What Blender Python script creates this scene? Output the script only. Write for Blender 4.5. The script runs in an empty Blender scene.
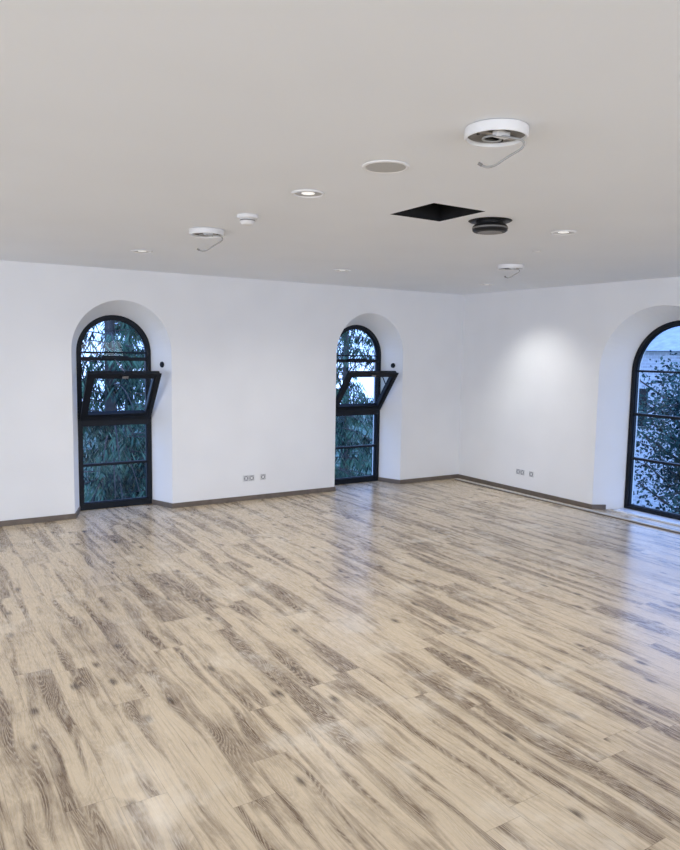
import bpy, bmesh, math, random
import numpy as np
from mathutils import Vector, Matrix
random.seed(4); rng=np.random.default_rng(7)
sc=bpy.context.scene
sc.view_settings.view_transform='Standard'
H=2.9175
# ---------------- camera -----------------
def camvec():
    ps,pi_,ro=0.565,0.103,0.0164
    F=np.array([math.sin(ps)*math.cos(pi_),math.cos(ps)*math.cos(pi_),-math.sin(pi_)])
    R0=np.array([math.cos(ps),-math.sin(ps),0.]); U0=np.cross(R0,F)
    return np.array([-7.7072,-8.5651,2.0]),F,math.cos(ro)*R0+math.sin(ro)*U0,-math.sin(ro)*R0+math.cos(ro)*U0,711.665
C,F,R,U,f=camvec()
cd=bpy.data.cameras.new('camera'); co=bpy.data.objects.new('camera',cd); sc.collection.objects.link(co)
cd.sensor_fit='HORIZONTAL'; cd.sensor_width=36; cd.lens=f*36/680; cd.clip_end=500
co.matrix_world=Matrix(((R[0],U[0],-F[0],C[0]),(R[1],U[1],-F[1],C[1]),(R[2],U[2],-F[2],C[2]),(0,0,0,1)))
sc.camera=co
# measured positions in room metres (x,y) on the ceiling
INFO=dict(base1=(-5.57,-6.35),spk=(-5.585,-5.60),dl1=(-5.595,-4.845),smk=(-5.59,-4.00),base2=(-5.585,-3.25),dl2=(-5.63,-1.73),
 fan=(-4.14,-4.84),dl3=(-3.39,-4.84),small=(-2.79,-4.03),base3=(-2.23,-3.17),dl4=(-3.32,-1.64),dl5=(-.96,-1.5))

# ---------------- material helpers -----------------
def newmat(name,col=(.8,.8,.8),rough=.5,metal=0,noise=0.0,nscale=20,bump=0.0,bscale=200,spec=.5):
    m=bpy.data.materials.new(name); m.use_nodes=True; nt=m.node_tree; b=nt.nodes['Principled BSDF']
    b.inputs['Roughness'].default_value=rough; b.inputs['Metallic'].default_value=metal; b.inputs['Specular IOR Level'].default_value=spec
    b.inputs['Base Color'].default_value=(*col,1)
    tc=nt.nodes.new('ShaderNodeTexCoord')
    n=nt.nodes.new('ShaderNodeTexNoise'); n.inputs['Scale'].default_value=nscale; n.inputs['Detail'].default_value=1
    nt.links.new(tc.outputs['Object'],n.inputs['Vector'])
    r=nt.nodes.new('ShaderNodeValToRGB')
    r.color_ramp.elements[0].position=.3; r.color_ramp.elements[1].position=.7
    r.color_ramp.elements[0].color=(*[c*(1-noise) for c in col],1); r.color_ramp.elements[1].color=(*[min(1,c*(1+noise)) for c in col],1)
    nt.links.new(n.outputs['Fac'],r.inputs['Fac']); nt.links.new(r.outputs['Color'],b.inputs['Base Color'])
    if bump>0:
        n2=nt.nodes.new('ShaderNodeTexNoise'); n2.inputs['Scale'].default_value=bscale; n2.inputs['Detail'].default_value=1
        nt.links.new(tc.outputs['Object'],n2.inputs['Vector'])
        bu=nt.nodes.new('ShaderNodeBump'); bu.inputs['Strength'].default_value=bump; bu.inputs['Distance'].default_value=.002
        nt.links.new(n2.outputs['Fac'],bu.inputs['Height']); nt.links.new(bu.outputs['Normal'],b.inputs['Normal'])
    return m
M_wall=newmat('white_plaster',(.84,.84,.84),.8,0,.015,2,.2,120)
M_ceil=newmat('ceiling_paint',(.855,.885,.925),.9,0,.01,1.5)
M_frame=newmat('dark_frame_paint',(.005,.008,.014),.5,0,.1,8,spec=.25)
M_base=newmat('baseboard_vinyl',(.15,.12,.095),.5,0,.12,15)
M_white=newmat('white_plastic',(.78,.78,.78),.4,0,.01,8)
M_wire=newmat('wire_insulation',(.36,.36,.355),.5,0,.05,30)
M_grey=newmat('grey_metal_plate',(.22,.21,.20),.45,.3,.15,14)
M_dark=newmat('black_plastic',(.010,.010,.011),.5,0,.1,20,spec=.3)
M_sock=newmat('grey_socket_insert',(.20,.21,.23),.4,0,.03,20)
M_spk=newmat('speaker_grille_mesh',(.50,.50,.49),.6,0,.15,400)
M_chrome=newmat('reflector_aluminium',(.42,.38,.33),.3,1,.02,20)
M_sill=newmat('pale_sill',(.70,.74,.80),.3,0,.03,10)
M_duct=newmat('grey_cable_trunking',(.52,.50,.46),.4,0,.04,10)
M_bark=newmat('bark',(.07,.06,.055),.9,0,.3,6)
M_grass=newmat('wet_grass',(.06,.12,.08),.9,0,.4,1.5)
M_roof=newmat('roof_tile',(.40,.41,.46),.8,0,.15,3)
def emis(name,col,s):
    m=bpy.data.materials.new(name); m.use_nodes=True; b=m.node_tree.nodes['Principled BSDF']
    b.inputs['Emission Color'].default_value=(*col,1); b.inputs['Emission Strength'].default_value=s; return m
M_bulb=emis('lamp_lens_lit',(1,.97,.9),.75)
def needle(name,a,b_):
    m=bpy.data.materials.new(name); m.use_nodes=True; nt=m.node_tree; b=nt.nodes['Principled BSDF']; b.inputs['Roughness'].default_value=.7; b.inputs['Specular IOR Level'].default_value=.2
    tc=nt.nodes.new('ShaderNodeTexCoord'); n=nt.nodes.new('ShaderNodeTexNoise'); n.inputs['Scale'].default_value=1.8; n.inputs['Detail'].default_value=3
    r=nt.nodes.new('ShaderNodeValToRGB'); r.color_ramp.elements[0].position=.40; r.color_ramp.elements[1].position=.62
    r.color_ramp.elements[0].color=(*a,1); r.color_ramp.elements[1].color=(*b_,1)
    nt.links.new(tc.outputs['Object'],n.inputs['Vector']); nt.links.new(n.outputs['Fac'],r.inputs['Fac']); nt.links.new(r.outputs['Color'],b.inputs['Base Color']); return m
M_needle=needle('conifer_needles',(.008,.026,.022),(.12,.24,.15))
M_leaf=needle('leaves',(.010,.030,.032),(.075,.16,.13))
def glassmat():
    m=bpy.data.materials.new('window_glass'); m.use_nodes=True; nt=m.node_tree; nt.nodes.clear()
    o=nt.nodes.new('ShaderNodeOutputMaterial'); t=nt.nodes.new('ShaderNodeBsdfTransparent'); g=nt.nodes.new('ShaderNodeBsdfGlossy'); mx=nt.nodes.new('ShaderNodeMixShader')
    t.inputs[0].default_value=(.84,.94,1,1); g.inputs['Roughness'].default_value=.02; mx.inputs[0].default_value=.02
    nt.links.new(t.outputs[0],mx.inputs[1]); nt.links.new(g.outputs[0],mx.inputs[2]); nt.links.new(mx.outputs[0],o.inputs[0]); return m
M_glass=glassmat()
def floormat():
    m=bpy.data.materials.new('oak_vinyl_planks'); m.use_nodes=True; nt=m.node_tree; N=nt.nodes; L=nt.links; b=N['Principled BSDF']
    def inp(sock,v):
        if isinstance(v,(int,float)): sock.default_value=v
        else: L.new(v,sock)
    def mth(op,a,b_=None,c=None,clamp=False):
        n=N.new('ShaderNodeMath'); n.operation=op; n.use_clamp=clamp; inp(n.inputs[0],a)
        if b_ is not None: inp(n.inputs[1],b_)
        if c is not None: inp(n.inputs[2],c)
        return n.outputs[0]
    def comb(x,y,z):
        n=N.new('ShaderNodeCombineXYZ'); inp(n.inputs[0],x); inp(n.inputs[1],y); inp(n.inputs[2],z); return n.outputs[0]
    def noise(v,scale,det=4,rough=.5,dist=0):
        n=N.new('ShaderNodeTexNoise'); n.noise_dimensions='2D'; L.new(v,n.inputs['Vector']); n.inputs['Scale'].default_value=scale; n.inputs['Detail'].default_value=det; n.inputs['Roughness'].default_value=rough; n.inputs['Distortion'].default_value=dist; return n.outputs['Fac']
    def mr(v,a,b_,c=0,d=1,smooth=True):
        n=N.new('ShaderNodeMapRange'); n.interpolation_type='SMOOTHSTEP' if smooth else 'LINEAR'; L.new(v,n.inputs[0])
        for i,q in enumerate((a,b_,c,d)): n.inputs[i+1].default_value=q
        return n.outputs[0]
    def mix(fac,a,b_,mode='MIX'):
        n=N.new('ShaderNodeMix'); n.data_type='RGBA'; n.blend_type=mode; inp(n.inputs[0],fac)
        for s,v in ((n.inputs[6],a),(n.inputs[7],b_)):
            if isinstance(v,tuple): s.default_value=(*v,1)
            else: L.new(v,s)
        return n.outputs[2]
    tc=N.new('ShaderNodeTexCoord'); sp=N.new('ShaderNodeSeparateXYZ'); L.new(tc.outputs['Object'],sp.inputs[0]); x,y=sp.outputs[0],sp.outputs[1]
    W,LN=.21,1.5
    X=mth('DIVIDE',x,W); row=mth('FLOOR',X); fx=mth('FRACT',X)
    wn=N.new('ShaderNodeTexWhiteNoise'); wn.noise_dimensions='1D'; L.new(row,wn.inputs['W'])
    Y=mth('ADD',mth('DIVIDE',y,LN),mth('MULTIPLY',wn.outputs['Value'],7.3)); col=mth('FLOOR',Y); fy=mth('FRACT',Y)
    w3=N.new('ShaderNodeTexWhiteNoise'); w3.noise_dimensions='2D'; L.new(comb(row,col,0),w3.inputs['Vector'])
    r1=w3.outputs['Value']; sc_=N.new('ShaderNodeSeparateColor'); L.new(w3.outputs['Color'],sc_.inputs[0]); r2,r3=sc_.outputs[1],sc_.outputs[2]
    ox=mth('MULTIPLY',r2,40); oy=mth('MULTIPLY',r3,60)
    wob=mth('MULTIPLY',mth('SUBTRACT',noise(comb(mth('ADD',mth('MULTIPLY',x,2),ox),mth('ADD',mth('MULTIPLY',y,1.5),oy),0),1,1),.5),.07)
    xw=mth('ADD',x,wob)
    broad=noise(comb(mth('ADD',mth('MULTIPLY',xw,9),ox),mth('ADD',mth('MULTIPLY',y,.55),oy),0),1,3,.55)
    streak=noise(comb(mth('ADD',mth('MULTIPLY',xw,60),oy),mth('ADD',mth('MULTIPLY',y,1.9),ox),0),1,4,.65)
    fine=noise(comb(mth('ADD',mth('MULTIPLY',xw,260),ox),mth('ADD',mth('MULTIPLY',y,12),oy),0),1,2,.6)
    fig=noise(comb(mth('ADD',mth('MULTIPLY',x,7),oy),mth('ADD',mth('MULTIPLY',y,1.1),ox),0),1,1,.45)
    blot=noise(comb(mth('ADD',mth('MULTIPLY',x,6),ox),mth('ADD',mth('MULTIPLY',y,3.0),oy),0),1,5,.65)
    rings=mth('SINE',mth('ADD',mth('MULTIPLY',fig,150),mth('MULTIPLY',fine,5)))
    rl=mr(rings,.1,.8)
    dark=mth('ADD',mth('ADD',mr(broad,.45,.66),mth('MULTIPLY',mth('SUBTRACT',r1,.60),.40)),mth('MULTIPLY',mth('SUBTRACT',blot,.5),1.7),clamp=True)
    base=mix(dark,(.665,.545,.385),(.175,.120,.075))
    c=mix(mth('MULTIPLY',mr(streak,.47,.68),.28),base,(.21,.15,.098))
    c=mix(mth('MULTIPLY',mr(streak,.30,.45,1,0),.15),c,(.76,.65,.49))
    c=mix(mth('MULTIPLY',mr(fine,.42,.72),.28),c,(.21,.15,.098))
    c=mix(mth('MULTIPLY',rl,mth('MULTIPLY',mr(dark,.35,.8),.46)),c,(.64,.54,.40))
    c=mix(mth('MULTIPLY',mth('SUBTRACT',1,rl),mth('MULTIPLY',mr(fig,.46,.58),.15)),c,(.21,.15,.098))
    vo=N.new('ShaderNodeTexVoronoi'); vo.voronoi_dimensions='2D'; vo.inputs['Scale'].default_value=1; L.new(comb(mth('ADD',mth('MULTIPLY',x,4.2),ox),mth('ADD',mth('MULTIPLY',y,1.9),oy),0),vo.inputs['Vector'])
    vs=N.new('ShaderNodeSeparateColor'); L.new(vo.outputs['Color'],vs.inputs[0])
    gate=mr(vs.outputs[0],.52,.60)
    kd=mth('ADD',vo.outputs['Distance'],mth('MULTIPLY',mth('SUBTRACT',streak,.5),.18))
    kn=mth('MULTIPLY',mth('MULTIPLY',mr(kd,.01,.14,1,0),gate),.85)
    c=mix(kn,c,(.075,.050,.032))
    c=mix(mth('MULTIPLY',mr(noise(tc.outputs['Object'],1.7,4,.65),.54,.72),.42),c,(.77,.69,.57))
    sx=mth('MINIMUM',fx,mth('SUBTRACT',1,fx)); sy=mth('MINIMUM',fy,mth('SUBTRACT',1,fy))
    seam=mth('MAXIMUM',mr(sx,.003,.010,1,0),mr(sy,.0005,.0015,1,0))
    c=mix(mth('MULTIPLY',seam,.38),c,(.14,.10,.07))
    L.new(c,b.inputs['Base Color'])
    L.new(mr(fine,.3,.8,.23,.35),b.inputs['Roughness'])
    return m
M_floor=floormat()
def brickmat():
    m=bpy.data.materials.new('pale_brick'); m.use_nodes=True; nt=m.node_tree; b=nt.nodes['Principled BSDF']; b.inputs['Roughness'].default_value=.9
    tc=nt.nodes.new('ShaderNodeTexCoord')
    br=nt.nodes.new('ShaderNodeTexBrick'); br.inputs['Scale'].default_value=1.5
    sp=nt.nodes.new('ShaderNodeSeparateXYZ'); cb=nt.nodes.new('ShaderNodeCombineXYZ')
    nt.links.new(tc.outputs['Object'],sp.inputs[0]); nt.links.new(sp.outputs[1],cb.inputs[0]); nt.links.new(sp.outputs[2],cb.inputs[1]); nt.links.new(cb.outputs[0],br.inputs['Vector'])
    br.inputs['Color1'].default_value=(.60,.58,.58,1); br.inputs['Color2'].default_value=(.46,.44,.46,1); br.inputs['Mortar'].default_value=(.68,.68,.68,1)
    nt.links.new(br.outputs['Color'],b.inputs['Base Color']); return m
M_brick=brickmat()

# ---------------- mesh helpers -----------------
def obj(name,verts,faces,mat,parent=None,smooth=False,mi=None,recalc=True):
    me=bpy.data.meshes.new(name); me.from_pydata([tuple(v) for v in verts],[],faces); me.update()
    mats=mat if isinstance(mat,list) else [mat]
    for m in mats: me.materials.append(m)
    if mi: me.polygons.foreach_set('material_index',mi)
    if recalc:
        bm=bmesh.new(); bm.from_mesh(me); bmesh.ops.recalc_face_normals(bm,faces=bm.faces); bm.to_mesh(me); bm.free()
    if smooth: me.polygons.foreach_set('use_smooth',[True]*len(me.polygons))
    o=bpy.data.objects.new(name,me); sc.collection.objects.link(o)
    if parent: o.parent=parent
    return o
def empty(name,loc=(0,0,0),rz=0):
    e=bpy.data.objects.new(name,None); sc.collection.objects.link(e); e.location=loc; e.rotation_euler=(0,0,rz); e.empty_display_size=.1; return e
BF=[(0,1,2,3),(4,7,6,5),(0,4,5,1),(1,5,6,2),(2,6,7,3),(3,7,4,0)]
def box(name,a,b,mat,parent=None,bevel=0):
    x0,y0,z0=a;x1,y1,z1=b
    v=[(x0,y0,z0),(x1,y0,z0),(x1,y1,z0),(x0,y1,z0),(x0,y0,z1),(x1,y0,z1),(x1,y1,z1),(x0,y1,z1)]
    o=obj(name,v,BF,mat,parent)
    if bevel:
        md=o.modifiers.new('b','BEVEL'); md.width=bevel; md.segments=2
    return o
def lathe(name,prof,mat,parent=None,n=48,mi=None,loc=(0,0,0)):
    v=[];fc=[];mm=[]
    for i in range(n):
        a=2*math.pi*i/n
        for r,z in prof: v.append((loc[0]+r*math.cos(a),loc[1]+r*math.sin(a),loc[2]+z))
    k=len(prof)
    for i in range(n):
        j=(i+1)%n
        for q in range(k-1):
            fc.append((i*k+q,j*k+q,j*k+q+1,i*k+q+1)); mm.append(mi[q] if mi else 0)
    o=obj(name,v,fc,mat,parent,False,mm if mi else None,recalc=False)
    me=o.data; bm=bmesh.new(); bm.from_mesh(me); bmesh.ops.remove_doubles(bm,verts=bm.verts,dist=1e-5); bmesh.ops.recalc_face_normals(bm,faces=bm.faces)
    for e in bm.edges:
        e.smooth = len(e.link_faces)==2 and e.calc_face_angle(0)<math.radians(35)
    for fa in bm.faces: fa.smooth=True
    bm.to_mesh(me); bm.free()
    return o
def tube(name,pts,r,mat,parent=None):
    cu=bpy.data.curves.new(name,'CURVE'); cu.dimensions='3D'; cu.bevel_depth=r; cu.bevel_resolution=3
    s=cu.splines.new('NURBS'); s.points.add(len(pts)-1); s.use_endpoint_u=True; s.order_u=4
    for i,q in enumerate(pts): s.points[i].co=(*q,1)
    cu.materials.append(mat); o=bpy.data.objects.new(name,cu); sc.collection.objects.link(o)
    if parent: o.parent=parent
    return o
def arch(cu,hw,zb,zs,rise,n=32):
    pts=[(cu-hw,zb),(cu-hw,zs)]
    for i in range(1,n):
        a=math.pi*(1-i/n); pts.append((cu+hw*math.cos(a),zs+rise*math.sin(a)))
    pts+=[(cu+hw,zs),(cu+hw,zb)]
    return pts
# ---------------- wall builder -----------------
DW=.36; TH=.55
def wall(name,u0,u1,wins,rz):
    v=[];fc=[]
    def poly(y,kind):
        idx=[]
        def add(u,z): v.append((u,y,z)); idx.append(len(v)-1); return len(v)-1
        add(u1,0); add(u1,H); add(u0,H); add(u0,0)
        loops=[]
        for w_ in wins: loops.append([add(*q) for q in w_[kind]])
        return idx,loops
    i0,l0=poly(0,0); i1,l1=poly(TH,1)
    fc.append(tuple(i0)); fc.append(tuple(reversed(i1)))
    for w_,a,b in zip(wins,l0,l1):
        base=len(v)
        for q in w_[1]: v.append((q[0],DW,q[1]))
        m=list(range(base,base+len(w_[1])))
        for s,t in ((a,m),(m,b)):
            for k in range(len(s)-1): fc.append((s[k],s[k+1],t[k+1],t[k]))
    fc.append((i0[1],i0[2],i1[2],i1[1])); fc.append((i0[0],i0[1],i1[1],i1[0])); fc.append((i0[2],i0[3],i1[3],i1[2]))
    o=obj(name,v,fc,M_wall,None); o.rotation_euler=(0,0,rz)
    bm=bmesh.new(); bm.from_mesh(o.data); bmesh.ops.triangulate(bm,faces=[x_ for x_ in bm.faces if len(x_.verts)>4]); bm.to_mesh(o.data); bm.free()
    return o
def spec(c,hw,zs,rise,cL,cR,zs2,rise2):
    co_=((cL+cR)/2,(cR-cL)/2)
    return (arch(co_[0],co_[1],0,zs2,rise2,32),arch(c,hw,0,zs,rise,32))
w1=dict(c=-5.35,hw=.455,zs=1.945,rise=.455); w2=dict(c=-1.77,hw=.455,zs=1.945,rise=.455); w3=dict(c=3.45,hw=.64,zs=1.80,rise=.64)
L1=spec(w1['c'],w1['hw'],1.945,.455,w1['c']-.455-.13,w1['c']+.455+.14,1.96,.60)
L2=spec(w2['c'],w2['hw'],1.945,.455,w2['c']-.455-.13,w2['c']+.455+.14,1.96,.60)
L3=spec(w3['c'],w3['hw'],1.80,.64,2.60,4.28,1.80,.80)
wall('wall_north',-13,0.0,[L1,L2],0)
wall('wall_east',0.0,13.0,[L3],-math.pi/2)
box('floor',(-13,-13,-.2),(TH,TH,0),M_floor)
# ---------------- ceiling with hatch -----------------
hx0,hx1,hy0,hy1=-4.832,-4.400,-5.066,-4.610
xs=[-13.2,hx0,hx1,.55]; ys=[-13.2,hy0,hy1,.55]; v=[];fc=[];mi=[]
for z in (H,H+.2):
    for j in range(4):
        for i in range(4): v.append((xs[i],ys[j],z))
for j in range(3):
    for i in range(3):
        if i==1 and j==1: continue
        a=j*4+i; fc.append((a,a+1,a+5,a+4)); mi.append(0); fc.append((a+16,a+20,a+21,a+17)); mi.append(0)
for a,b in ((5,6),(6,10),(10,9),(9,5)): fc.append((a,b,b+16,a+16)); mi.append(1)
for a,b in ((0,3),(3,15),(15,12),(12,0)): fc.append((a,b,b+16,a+16)); mi.append(0)
obj('ceiling',v,fc,[M_ceil,M_dark],None,False,mi)
e=empty('ceiling_hatch',((hx0+hx1)/2,(hy0+hy1)/2,H)); wx=(hx1-hx0)/2; wy=(hy1-hy0)/2
box('shaft_back',(-wx-.05,-wy-.05,.5),(wx+.05,wy+.05,.52),M_dark,e)
for k,(a,b) in enumerate((((-wx-.02,-wy-.02,.201),(-wx-.001,wy+.02,.5)),((wx+.001,-wy-.02,.201),(wx+.02,wy+.02,.5)),((-wx,-wy-.02,.201),(wx,-wy-.001,.5)),((-wx,wy+.001,.201),(wx,wy+.02,.5)))):
    box('shaft_side_%d'%k,a,b,M_dark,e)
tube('loose_cable',[(-wx*.5,0,.5),(-wx*.4,.02,.25),(-wx*.1,.05,.12),(wx*.3,.0,.2),(wx*.5,0,.5)],.008,M_grey,e)
# ---------------- windows -----------------
def ringx(name,outer,inner,y0,y1,mat,parent):
    n=len(outer); v=[(u,y0,z) for u,z in outer]+[(u,y0,z) for u,z in inner]+[(u,y1,z) for u,z in outer]+[(u,y1,z) for u,z in inner]
    fc=[]
    for i in range(n):
        j=(i+1)%n
        fc+= [(i,j,n+j,n+i),(2*n+i,3*n+i,3*n+j,2*n+j),(i,2*n+i,2*n+j,j),(n+i,n+j,3*n+j,3*n+i)]
    return obj(name,v,fc,mat,parent)
def pane(name,pts,y,mat,parent):
    return obj(name,[(u,y,z) for u,z in pts],[tuple(range(len(pts)))],mat,parent,recalc=False)
def window(name,d,rz,bars,hopper=None,ft=.06,fb=.09,loc=(0,0,0)):
    e=empty(name,loc,rz); c,hw,zs,ri=d['c'],d['hw'],d['zs'],d['rise']
    g=.002
    ringx('frame',arch(c,hw-g,0.004,zs,ri-g),arch(c,hw-ft,fb,zs,ri-ft),DW+.01,DW+.09,M_frame,e)
    ringx('glazing_bead',arch(c,hw-ft+.001,fb-.001,zs,ri-ft+.001),arch(c,hw-ft-.010,fb+.010,zs,ri-ft-.010),DW+.03,DW+.075,M_frame,e)
    for k,(z0,z1,y0,y1) in enumerate(bars):
        zz=(z0+z1)/2; hh=hw-ft if zz<=zs else (hw-ft)*math.sqrt(max(0,1-((zz-zs)/(ri-ft))**2))
        box('transom_%d'%k,(c-hh-.005,y0,z0),(c+hh+.005,y1,z1),M_frame,e,.003)
    if hopper:
        zb,zt,ang=hopper
        pane('glass_lower',[(c-hw+ft,fb),(c+hw-ft,fb),(c+hw-ft,zb-.03),(c-hw+ft,zb-.03)],DW+.05,M_glass,e)
        up=[(c-hw+ft,zt+.03)]+arch(c,hw-ft,zt+.03,zs,ri-ft)[1:-1]+[(c+hw-ft,zt+.03)]
        pane('glass_arch',up,DW+.05,M_glass,e)
        Ls=zt-zb; s=bpy.data.objects.new('hopper_sash',None); sc.collection.objects.link(s); s.parent=e
        s.location=(c,DW+.0,zb); s.rotation_euler=(ang,0,0)
        a=hw-.035; t=.07
        ringx('sash_frame',[(-a,0),(-a,Ls),(a,Ls),(a,0)],[(-a+t,t),(-a+t,Ls-t),(a-t,Ls-t),(a-t,t)],-.03,.03,M_frame,s)
        ringx('sash_lip',[(-a-.012,-.012),(-a-.012,Ls+.012),(a+.012,Ls+.012),(a+.012,-.012)],[(-a+.04,.04),(-a+.04,Ls-.04),(a-.04,Ls-.04),(a-.04,.04)],-.042,-.028,M_frame,s)
        pane('sash_glass',[(-a+t,t),(-a+t,Ls-t),(a-t,Ls-t),(a-t,t)],0,M_glass,s)
        box('handle_plate',(-.035,-.055,Ls-.05),(.035,-.04,Ls-.02),M_grey,s,.003)
        ca,sa=math.cos(ang),math.sin(ang)
        for sgn in (-1,1):
            q=.55*Ls; top=(c+sgn*(a-.02),DW+.02,zt-.05); bot=(c+sgn*(a-.02),DW-math.sin(ang)*q,zb+ca*q)
            tube('stay_arm',[top,tuple((np.array(top)+np.array(bot))/2),bot],.008,M_frame,e)
        tube('opener_chain',[(c,DW,zt+.0),(c-.01,DW-.1,zt-.03),(c+.01,DW-.25,zb+ca*Ls+.06),(c,DW-sa*Ls,zb+ca*Ls)],.007,M_grey,e)
        box('chain_actuator',(c-.16,DW-.03,zt-.0),(c+.16,DW+.012,zt+.04),M_frame,e,.004)
    else:
        pane('glass',arch(c,hw-ft,fb,zs,ri-ft),DW+.05,M_glass,e)
    return e
ang=math.radians(38)
bars=[(1.84,1.885,DW+.005,DW+.085),(1.93,1.95,DW+.02,DW+.08),(1.04,1.15,DW+.005,DW+.085),(.54,.572,DW+.02,DW+.08)]
window('window_1',w1,0,bars,(1.15,1.86,ang),ft=.055,fb=.08)
window('window_2',w2,0,bars,(1.15,1.86,ang),ft=.055,fb=.08)
bars3=[(1.80,1.825,DW+.02,DW+.08),(1.24,1.275,DW+.02,DW+.08),(.67,.70,DW+.02,DW+.08)]
window('window_3',w3,-math.pi/2,bars3,None,ft=.055,fb=.07)
e=box('trim_1',(w3['c']-.64,.16,0.001),(w3['c']+.64,DW+.01,.02),M_sill); e.rotation_euler=(0,0,-math.pi/2)
# walls behind the photographer, each with an added window band and area fill light
def bandwall(name,wname,rz,ulo,uhi,wu0,wu1,power):
    o=ringx(name,[(ulo,0),(ulo,H),(uhi,H),(uhi,0)],[(wu0,.85),(wu0,2.55),(wu1,2.55),(wu1,.85)],-13.2,-13.0,M_wall,None); o.rotation_euler=(0,0,rz)
    e=empty(wname,(0,0,0),rz)
    ringx('frame',[(wu0+.002,.852),(wu0+.002,2.548),(wu1-.002,2.548),(wu1-.002,.852)],[(wu0+.07,.92),(wu0+.07,2.48),(wu1-.07,2.48),(wu1-.07,.92)],-13.15,-13.06,M_frame,e)
    n=5
    for k in range(1,n):
        u=wu0+(wu1-wu0)*k/n; box('mullion_%d'%k,(u-.03,-13.14,.92),(u+.03,-13.07,2.48),M_frame,e)
    pane('glass',[(wu0+.07,.92),(wu1-.07,.92),(wu1-.07,2.48),(wu0+.07,2.48)],-13.10,M_glass,e)
    l=bpy.data.lights.new('fill_light','AREA'); l.shape='RECTANGLE'; l.size=wu1-wu0-.2; l.size_y=1.3; l.energy=power; l.color=(1,.99,.965)  # fill lamp added in front of the window band to brighten the room
    lo=bpy.data.objects.new('fill_light',l); sc.collection.objects.link(lo); lo.parent=e; lo.location=((wu0+wu1)/2,-12.7,1.6)
    lo.rotation_euler=(math.pi/2+math.radians(25),0,0)
    return e
bandwall('wall_south','added_window_4',0,-13,0,-11,-1.5,190)
bandwall('wall_west','added_window_5',-math.pi/2,0,13,1.5,11,190)
# ---------------- baseboards -----------------
def bb(name,paths,rz):
    v=[];fc=[]
    for pts in paths:
        t=.014; hh=.062; b0=len(v)
        for (u,y,nx,ny) in pts:
            v+= [(u,y,0.0005),(u+nx*t,y+ny*t,0.0005),(u+nx*t,y+ny*t,hh),(u,y,hh)]
        k=len(pts)
        for i in range(k-1):
            a=b0+i*4; c=a+4
            for q in range(4): fc.append((a+q,a+(q+1)%4,c+(q+1)%4,c+q))
        fc.append((b0,b0+3,b0+2,b0+1)); a=b0+(k-1)*4; fc.append((a,a+1,a+2,a+3))
    o=obj(name,v,fc,M_base); o.rotation_euler=(0,0,rz); return o
def rev(L,side):
    o=L[0]; m=L[1]
    return (o[-1][0],m[-1][0]) if side=='R' else (o[0][0],m[0][0])
a1,b1=rev(L1,'L'); c1,d1=rev(L1,'R'); a2,b2=rev(L2,'L'); c2,d2=rev(L2,'R'); a3,b3=rev(L3,'L'); c3,d3=rev(L3,'R')
ye=DW-.002
bb('baseboard_north',[[(-12.98,-.001,0,-1),(a1,-.001,1,-1),(b1,ye,1,0)],[(d1,ye,-1,0),(c1,-.001,-1,-1),(a2,-.001,1,-1),(b2,ye,1,0)],[(d2,ye,-1,0),(c2,-.001,-1,-1),(-.002,-.001,0,-1)]],0)
bb('baseboard_east',[[(.018,-.001,0,-1),(a3,-.001,1,-1),(a3+(b3-a3)*.15/DW,.15,1,0)],[(c3-(c3-d3)*.15/DW,.15,-1,0),(c3,-.001,-1,-1),(12.98,-.001,0,-1)]],-math.pi/2)
e=empty('trim_2',(0,0,0),-math.pi/2)
box('trunking_body',(.12,-.17,.001),(6.2,-.125,.022),M_duct,e,.003)
box('trunking_shadow_gap',(.12,-.185,.001),(6.2,-.171,.012),M_base,e)
# ---------------- sockets -----------------
def socket(u,z,n,rz):
    e=empty('wall_socket',(0,0,0),rz); e.location=(u,0,z) if rz==0 else (0,-u,z)
    w_=.08*n
    box('cover_plate',(-w_/2-.004,-.013,-.045),(w_/2+.004,-.001,.045),M_white,e,.003)
    for i in range(n):
        cx=-w_/2+.04+.08*i
        ringx('insert_surround',[(cx-.033,-.033),(cx-.033,.033),(cx+.033,.033),(cx+.033,-.033)],[(cx-.028,-.028),(cx-.028,.028),(cx+.028,.028),(cx+.028,-.028)],-.0145,-.012,M_sock,e)
        o=lathe('socket_insert',[(0,-.004),(.017,-.004),(.0185,.0),(.027,.0005),(.027,-.003)][::-1],M_sock,e,32)
        o.rotation_euler=(math.pi/2,0,0); o.location=(cx,-.0145,0)
        for s in (-1,1):
            q=lathe('pin_hole',[(0,0),(.003,0),(.003,.002),(0,.002)],M_dark,e,12); q.rotation_euler=(math.pi/2,0,0); q.location=(cx+s*.0095,-.0115,0)
    return e
socket(-3.71,.30,2,0); socket(-3.50,.30,1,0)
socket(1.34,.30,2,-math.pi/2); socket(1.55,.30,1,-math.pi/2)
for L_ in (L1,L2):
    o_,m_=L_[0][-1][0],L_[1][-1][0]; t=.45; ux=o_+(m_-o_)*t; yy=DW*t
    e=empty('window_opener_switch',(ux,yy,1.80)); e.rotation_euler=(0,0,math.atan2(DW,m_-o_)+math.pi)
    k=lathe('rosette',[(0,.022),(.022,.022),(.026,.012),(.036,.010),(.038,.0),(0,0)],M_frame,e,28); k.rotation_euler=(math.pi/2,0,0)
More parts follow.
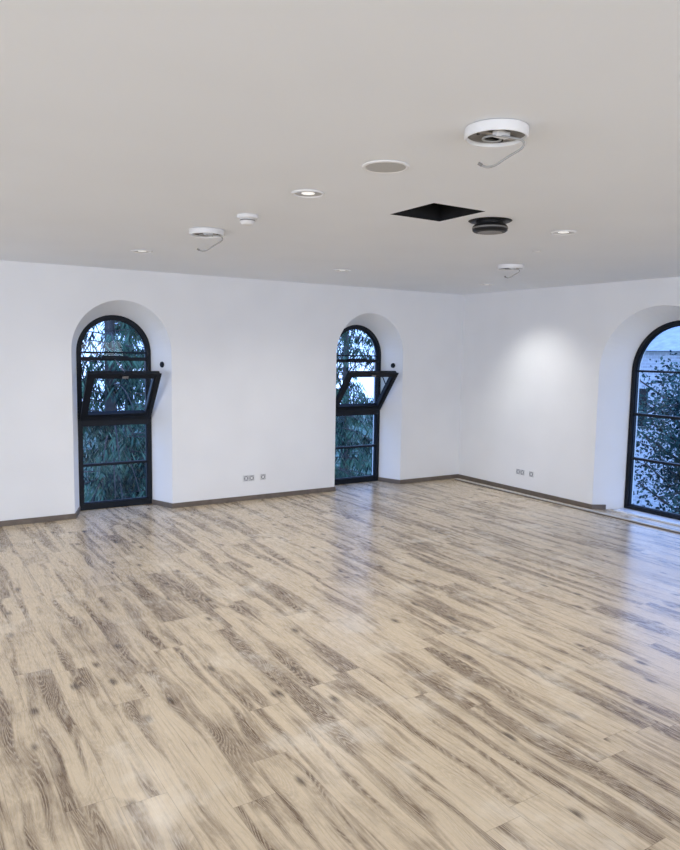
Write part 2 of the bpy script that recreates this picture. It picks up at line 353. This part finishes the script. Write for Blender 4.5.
# ---------------- ceiling fixtures -----------------
def lamp_base(pos,rad,seed,ws=1.0):
    e=empty('ceiling_lamp_base',(pos[0],pos[1],H-.001)); r=rad; rr=random.Random(seed)
    lathe('mounting_ring',[(r-.012,0),(r,-.002),(r,-.036),(r-.003,-.042),(r-.008,-.042),(r-.010,-.038),(r-.010,-.014)],M_white,e,64)
    lathe('base_plate',[(0,-.020),(r-.04,-.020),(r-.03,-.026),(r-.010,-.026)],M_grey,e,64)
    box('mounting_bracket',(-.1,-.014,-.030),(.1,.014,-.021),M_chrome,e,.002)
    box('terminal_block',(-.04,-.05,-.046),(.03,-.018,-.021),M_white,e,.003)
    box('clip_strip',(-.02,.03,-.036),(.07,.05,-.021),M_dark,e,.003)
    for k in range(3):
        a=rr.random()*6.28
        lathe('screw',[(0,-.030),(.006,-.030),(.007,-.02)],M_dark,e,14,loc=(.6*r*math.cos(a+k*2.1),.6*r*math.sin(a+k*2.1),0))
    k=r/.13
    pts=[(.02,0,-.035)]
    for i in range(6):
        a=.3+i*.75; pts.append((.06*k*math.cos(a),.06*k*math.sin(a),-.035-.002*i))
    q=[(.05,-.06,-.045),(.085,-.075,-.05),(.095,-.07,-.075),(.06,-.045,-.10),(.025,-.02,-.125),(.0,.0,-.15),(-.03,.02,-.158),(-.045,.03,-.148)]
    pts+=[(x_*k*ws,y_*k*ws,-.03+(z_+.03)*ws) for x_,y_,z_ in q]
    tube('wire',pts,.0045,M_wire,e)
    p_=pts[-1]; tube('wire_tip',[p_,(p_[0]-.006,p_[1]+.004,p_[2]+.004),(p_[0]-.014,p_[1]+.008,p_[2]+.009)],.0065,M_grey,e)
    return e
lamp_base(INFO['base1'],.128,1); lamp_base(INFO['base2'],.135,2,1.05); lamp_base(INFO['base3'],.13,3,.8)
e=empty('ceiling_speaker',(INFO['spk'][0],INFO['spk'][1],H-.001)); r=.112
lathe('bezel',[(r+.006,0),(r+.004,-.006),(r-.006,-.009),(r-.012,-.006)],M_white,e,64); lathe('grille',[(0,-.008),(r*.5,-.0075),(r-.011,-.006)],M_spk,e,64)
e=empty('smoke_detector',(INFO['smk'][0],INFO['smk'][1],H-.001))
lathe('base',[(0,0),(.072,0),(.072,-.018),(.066,-.024),(.05,-.026)],M_white,e); lathe('sensor_head',[(.048,-.024),(.052,-.044),(.042,-.062),(.02,-.068),(0,-.068)],M_white,e)
lathe('vent_band',[(.0515,-.032),(.053,-.040)],M_grey,e)
def spot(e,power,size=150,blend=1,col=(1,.985,.965),rad=.07,aim=None):
    l=bpy.data.lights.new('downlight_beam','SPOT'); l.energy=power; l.spot_size=math.radians(size); l.spot_blend=blend; l.shadow_soft_size=rad; l.color=col
    o=bpy.data.objects.new('beam',l); sc.collection.objects.link(o); o.parent=e; o.location=(0,0,-.03)
    if aim: o.rotation_euler=Vector(aim).to_track_quat('-Z','Y').to_euler()
    return o
def downlight(pos,r,power,**k):
    e=empty('recessed_downlight',(pos[0],pos[1],H-.001))
    lathe('trim_ring',[(r,0),(r-.002,-.008),(r-.012,-.010),(r-.018,-.003)],M_white,e,56)
    lathe('reflector',[(r-.018,-.003),(r*.6,-.0022),(r*.4,-.0018)],M_chrome,e,56); lathe('lens',[(r*.4,-.002),(0,-.0024)],M_bulb,e,40)
    if power: spot(e,power,**k)
    return e
PW=92
downlight(INFO['dl1'],.098,PW); downlight(INFO['dl2'],.098,PW*.8); downlight(INFO['dl3'],.098,PW); downlight(INFO['dl4'],.095,PW*.8); e=downlight(INFO['dl5'],.095,0)
spot(e,92,size=100,aim=(.96,-.35,-3.0),rad=.1)
for x_,y_ in ((-9.6,-3.2),(-8.6,-9.6),(-3.2,-9.6)): downlight((x_,y_),.098,PW)  # unseen downlights, added to help light the room
fp=INFO['fan']; e=empty('ceiling_extractor_lamp',(fp[0],fp[1],H-.001))
lathe('dark_ceiling_plate',[(0,-.006),(.14,-.006),(.15,0)],M_dark,e,56)
lathe('housing',[(0,-.006),(.09,-.006),(.09,-.022),(.112,-.030),(.12,-.040),(.12,-.066),(.11,-.075)],M_dark,e,56)
lathe('light_band',[(.1205,-.045),(.123,-.047),(.123,-.054),(.1205,-.056)],M_grey,e,56)
lathe('underside',[(.11,-.075),(.085,-.080)],M_dark,e,56)
lathe('diffuser',[(.085,-.080),(.07,-.078),(0,-.078)],M_grey,e,56)
e=empty('ceiling_sensor',(INFO['small'][0],INFO['small'][1],H-.001)); lathe('disc',[(0,-.012),(.02,-.012),(.035,-.006),(.04,0)],M_white,e)
# ---------------- outdoors -----------------
box('grass_ground',(-60,-60,-6.4),(80,80,-6.2),M_grass)
def conifer(name,x,y,zb,ht,nb,maxr,seed,droop=1.0,mat=M_needle,spr=5,base=.06):
    g=np.random.default_rng(seed); V=[];Fc=[];mi=[]
    n=10
    for i in range(n):
        a=2*math.pi*i/n; V+= [(.22*math.cos(a),.22*math.sin(a),0),(.03*math.cos(a),.03*math.sin(a),ht)]
    for i in range(n): j=(i+1)%n; Fc.append((2*i,2*j,2*j+1,2*i+1)); mi.append(0)
    for b in range(nb):
        t=base+(1-base)*(b+g.random())/nb; z=ht*t; Lb=maxr*(1-t)**.75*(.7+.5*g.random())+.25; az=g.random()*6.283
        d=np.array([math.cos(az),math.sin(az)]); M_=max(5,int(Lb*6)); prev=None
        for s in range(M_+1):
            q=s/M_; pt=np.array([d[0]*Lb*q,d[1]*Lb*q,z+.12*Lb*math.sin(q*2.2)-droop*.32*Lb*q*q])
            if prev is not None:
                k=len(V); r=.022*(1-q)+.006; pp=np.array([-d[1],d[0],0])*r; up=np.array([0,0,r])
                for P0 in (prev,pt):
                    V+= [tuple(P0+pp),tuple(P0+up),tuple(P0-pp)]
                for m_ in range(3): n_=(m_+1)%3; Fc.append((k+m_,k+n_,k+3+n_,k+3+m_)); mi.append(0)
            prev=pt
            if q<.12: continue
            for _ in range(spr):
                a2=g.random()*6.283; l=(.18+.30*g.random())*(.6+.6*(1-q)); sw=.28*g.random()*math.sqrt(Lb)
                dirv=np.array([math.cos(a2)*.7,math.sin(a2)*.7,-.9-.4*g.random()]); dirv/=np.linalg.norm(dirv)
                st=pt+np.array([-d[1],d[0],0])*(g.random()-.5)*2*sw
                a3=g.random()*3.14; wv=np.array([math.cos(a3),math.sin(a3),.2])*(.010+.018*g.random())
                k=len(V); V+= [tuple(st-wv*.5),tuple(st+dirv*l*.5-wv),tuple(st+dirv*l),tuple(st+dirv*l*.5+wv),tuple(st+wv*.5)]
                Fc.append((k,k+1,k+2,k+3,k+4)); mi.append(1)
    o=obj(name,V,Fc,[M_bark,mat],None,False,mi,recalc=False); o.location=(x,y,zb); return o
conifer('conifer_tree',-3.9,6.2,-6.3,14,175,3.2,1,spr=9)
conifer('conifer_tree',1.9,7.5,-6.3,15,170,3.4,2,spr=9)
conifer('conifer_tree',6.5,13.5,-6.3,13,110,3.6,4,spr=7)
conifer('conifer_tree',-1.6,13,-6.3,14.5,140,3.8,5,spr=8)
def leafy(name,x,y,zb,ht,rad,seed):
    g=np.random.default_rng(seed); V=[];Fc=[];mi=[]
    def seg(a,b,r0,r1,n=6):
        a=np.array(a);b=np.array(b);d=b-a;d/=np.linalg.norm(d);p_=np.cross(d,[.3,.9,.2]);p_/=np.linalg.norm(p_);q=np.cross(d,p_);k=len(V)
        for i in range(n):
            t=2*math.pi*i/n;o_=p_*math.cos(t)+q*math.sin(t);V.append(tuple(a+o_*r0));V.append(tuple(b+o_*r1))
        for i in range(n): j=(i+1)%n;Fc.append((k+2*i,k+2*j,k+2*j+1,k+2*i+1));mi.append(0)
    seg((0,0,0),(0,0,ht*.45),.2,.13)
    tips=[]
    for i in range(36):
        z0=ht*(.2+.25*g.random()+.3*i/36);az=g.random()*6.283;l=rad*(.5+.6*g.random())
        e_=np.array([math.cos(az)*l,math.sin(az)*l,z0+l*.7]);seg((0,0,min(z0,ht*.9)),e_,.06,.015)
        for _ in range(7):
            t=.35+.65*g.random();b_=np.array([0,0,z0])*(1-t)+e_*t;q=b_+g.normal(size=3)*.5;seg(b_,q,.015,.005,4);tips.append(q)
    seg((0,0,ht*.4),(.1,0,ht*.95),.13,.02)
    for t in tips:
        for _ in range(85):
            c_=t+g.normal(size=3)*.24;a=g.normal(size=3);a/=np.linalg.norm(a);b_=np.cross(a,g.normal(size=3));b_/=np.linalg.norm(b_);s=.035+.035*g.random();k=len(V)
            V.extend([tuple(c_-a*s),tuple(c_+b_*s*.6),tuple(c_+a*s),tuple(c_-b_*s*.6)]);Fc.append((k,k+1,k+2,k+3));mi.append(1)
    o=obj(name,V,Fc,[M_bark,M_leaf],None,False,mi,recalc=False);o.location=(x,y,zb);return o
leafy('leafy_tree',9.8,1.0,-6.3,10.6,2.4,11)
e=empty('brick_building',(26,10,-6.3))
box('facade',(0,-16,0),(8,14,8.6),M_brick,e)
obj('roof',[(-.4,-16.4,8.6),(8.4,-16.4,8.6),(8.4,14.4,8.6),(-.4,14.4,8.6),(4,-16.4,10.2),(4,14.4,10.2)],[(0,1,2,3),(0,3,5,4),(1,4,5,2),(0,4,1),(3,2,5)],M_roof,e)
for k in range(6):
    box('facade_window_%d'%k,(-.03,-14+k*4.6,4.6),(.02,-12.8+k*4.6,6.6),M_dark,e)
# ---------------- sky -----------------
w=bpy.data.worlds.new('overcast_sky'); sc.world=w; w.use_nodes=True; nt=w.node_tree; bg=nt.nodes['Background']
tc=nt.nodes.new('ShaderNodeTexCoord'); sp=nt.nodes.new('ShaderNodeSeparateXYZ'); rp=nt.nodes.new('ShaderNodeValToRGB')
nt.links.new(tc.outputs['Generated'],sp.inputs[0]); nt.links.new(sp.outputs[2],rp.inputs[0]); nt.links.new(rp.outputs[0],bg.inputs[0])
rp.color_ramp.elements[0].position=0; rp.color_ramp.elements[0].color=(.38,.56,1,1); rp.color_ramp.elements[1].position=.6; rp.color_ramp.elements[1].color=(.26,.44,1,1)
bg.inputs[1].default_value=3.4
